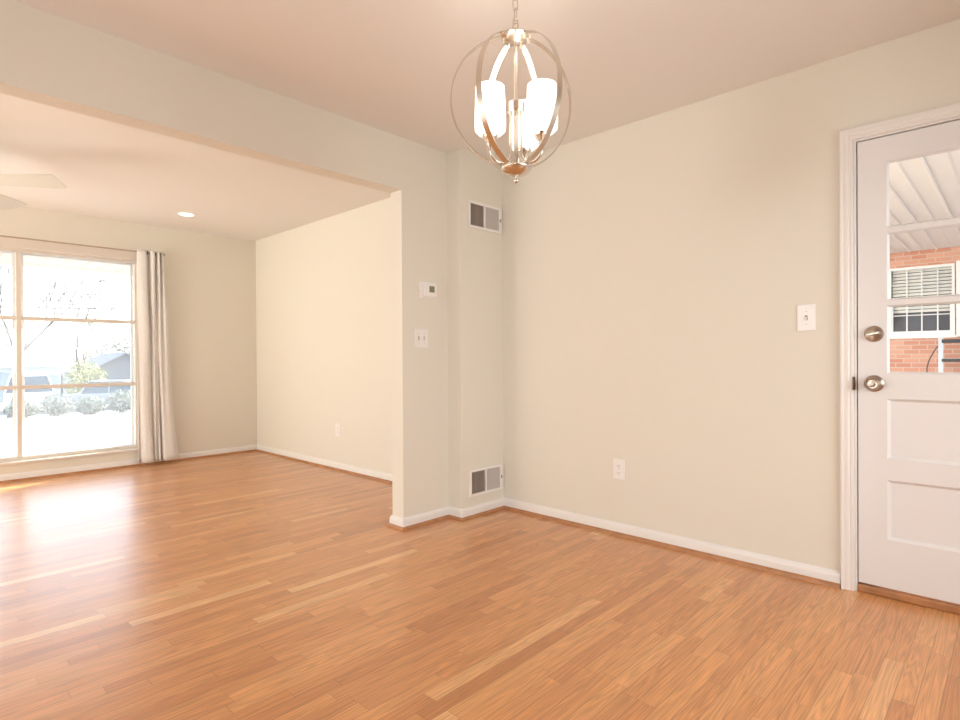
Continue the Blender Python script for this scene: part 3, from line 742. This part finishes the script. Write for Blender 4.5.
car('parked_sedan', (8.5, 34.2, street_z(34.2)), R(-28), 4.4, 1.8, 1.40, 'carsilver', 'silver sedan parked right of the white SUV', False)

bb = tag(empty('basketball_hoop', (7.25, 41.8, street_z(41.8))), 'basketball hoop on a pole by the street', 'basketball hoop')
MB().tube([(7.3, 41.9, street_z(41.8) - .02), (7.3, 41.9, 1.9)], .05, 10).build('pole', M['greymetal'], bb, smooth=60)
bd = MB().box(-.48, .48, -.03, .03, 1.54, 2.16, Matrix.Translation((7.15, 41.6, 0)) @ Matrix.Rotation(R(-8), 4, 'Z')).build('backboard', M['board'], bb)
MB().tube([Vector((7.13, 41.30, 1.66)) + Vector((.22 * math.cos(t), .22 * math.sin(t), 0)) for t in [2 * math.pi * i / 20 for i in range(20)]], .012, 6, closed=True).build('rim', M['darkmetal'], bb)
MB().tube([(7.3, 41.9, 1.85), (7.16, 41.62, 1.85)], .03, 8).build('bracket', M['greymetal'], bb)
for a, b, rr_, lb in (((-6, 47.9, 4.55), (16, 28.6, 3.85), .028, 'lower overhead wire crossing the sky outside the window'), ((-6, 47.9, 5.35), (16, 28.6, 4.6), .018, 'upper overhead wire crossing the sky outside the window')):
    P = [Vector(a).lerp(Vector(b), i / 24) - Vector((0, 0, .35 * math.sin(math.pi * i / 24))) for i in range(25)]
    tag(MB().tube(P, rr_, 6).build('overhead_wire', M['wire'], loc=P[12]), lb, 'wire', 'overhead wires')
    for q in (a, b):
        pass
for x, y in ((-6.3, 48.15), (16.3, 28.35)):
    tag(MB().tube([(x, y, street_z(y) - .05), (x, y, 6.2)], .13, 10).build('utility_pole', M['bark'], smooth=60), 'utility pole outside the frame %s the window' % ('left of' if x < 0 else 'right of'), 'pole')

# ------------------------------------------------------------ outside the door: carport and brick building
struct(MB().box(XR + .16, 13, -4, 4.2, -.30, -.14).build('trim_9', M['concrete']), 'concrete carport slab outside the door', 'slab')
cc = MB(); BX = 9.5
cc.box(XR + .16, BX, -2.6, 3.0, 2.455, 2.50)
car_c = tag(cc.build('carport_ceiling', M['soffit'], loc=(6.3, .2, 2.455)), 'cream ribbed panel carport ceiling outside the door', 'ceiling', kind='structure')
rb = MB(); y = 2.94
i = 0
yy = .07 - .14 * 18
while yy < 2.9:
    hgt = .022 if i % 2 else .012
    rb.poly([(XR + .17, yy - .012, 2.454), (XR + .17, yy, 2.454 - hgt), (BX - .02, yy, 2.454 - hgt), (BX - .02, yy - .012, 2.454)])
    rb.poly([(XR + .17, yy, 2.454 - hgt), (XR + .17, yy + .004, 2.454), (BX - .02, yy + .004, 2.454), (BX - .02, yy, 2.454 - hgt)])
    yy += .14; i += 1
rb.build('panel_ribs', M['soffit'], car_c)
BB_ = tag(empty('brick_building', (BX, .5, -.14)), 'red brick building wall facing the door across the carport', 'building')
wy0, wy1, wz0, wz1 = .59, 1.285, 1.32, 2.245
bw = MB(); bw.box(BX, BX + .2, -4, wy0, -.2, 2.9); bw.box(BX, BX + .2, wy1, 4.2, -.2, 2.9); bw.box(BX, BX + .2, wy0, wy1, -.2, wz0); bw.box(BX, BX + .2, wy0, wy1, wz1, 2.9)
bw.build('brick_wall', M['brick'], BB_)
wf = MB()
wf.box(BX - .02, BX + .06, wy0, wy1, wz0, wz0 + .035); wf.box(BX - .02, BX + .06, wy0, wy1, wz1 - .035, wz1)
wf.box(BX - .02, BX + .06, wy0, wy0 + .03, wz0 + .035, wz1 - .035); wf.box(BX - .02, BX + .06, wy1 - .025, wy1, wz0 + .035, wz1 - .035)
wfo = wf.build('window_frame', M['storm'], BB_)
sg = MB(); sg.box(BX, BX + .05, wy0 + .03, wy1 - .025, 1.765, 1.80)
for q in (wy0 + .03, wy1 - .045): sg.box(BX, BX + .05, q, q + .02, wz0 + .035, 1.765)
sg.box(BX, BX + .05, wy0 + .05, wy1 - .045, wz0 + .035, wz0 + .065)
for q in (1.09, .93, .765): sg.box(BX + .02, BX + .04, q - .007, q + .007, wz0 + .065, wz1 - .035)
for q in (1.60, 2.02): sg.box(BX + .02, BX + .04, wy0 + .03, wy1 - .025, q - .006, q + .006)
sg.build('window_sash', M['storm'], wfo)
MB().box(BX + .045, BX + .05, wy0 + .03, wy1 - .025, wz0 + .035, wz1 - .035).build('window_pane', M['glassdoor'], wfo)
bl = MB(); z = 1.64
while z < wz1 - .05:
    bl.box(BX + .055, BX + .085, wy0 + .035, wy1 - .03, z, z + .006, None); bl.box(BX + .080, BX + .084, wy0 + .035, wy1 - .03, z, z + .036); z += .045
bl.build('window_blind', M['blind'], wfo)
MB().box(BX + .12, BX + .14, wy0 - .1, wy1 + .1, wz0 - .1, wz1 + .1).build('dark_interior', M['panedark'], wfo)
MB().box(BX - .03, BX, wy0 - .02, wy1 + .02, wz0 - .03, wz0).build('brick_window_sill', M['storm'], wfo)
MB().box(BX - .035, BX, .10, .575, 1.30, 2.27).build('white_shutter', M['storm'], BB_, bevel=.004)
ld = tag(empty('metal_ladder_rack', (BX - .25, .5, -.14)), 'grey metal rack with dark bars against the brick wall', 'rack')
LX = BX - .28
MB().box(LX - .02, LX + .02, .685, .735, -.14, 1.29).build('upright', M['alum'], ld, bevel=.004)
MB().box(LX - .02, LX + .02, -.35, -.30, -.14, 1.29).build('upright', M['alum'], ld, bevel=.004)
for z0, z1 in ((1.215, 1.262), (.980, 1.018), (.55, .59)):
    MB().box(LX - .045, LX - .005, -.34, .70, z0, z1).build('rack_bar', M['darkmetal'], ld, bevel=.006)
MB().tube([(LX, .74 + .11 * math.sin(t) if t < 1.6 else .85 - .02 * (t - 1.6), 1.18 - .20 * t) for t in [i * .25 for i in range(14)]], .007, 8).build('hanging_cable', M['wire'], ld, smooth=60)
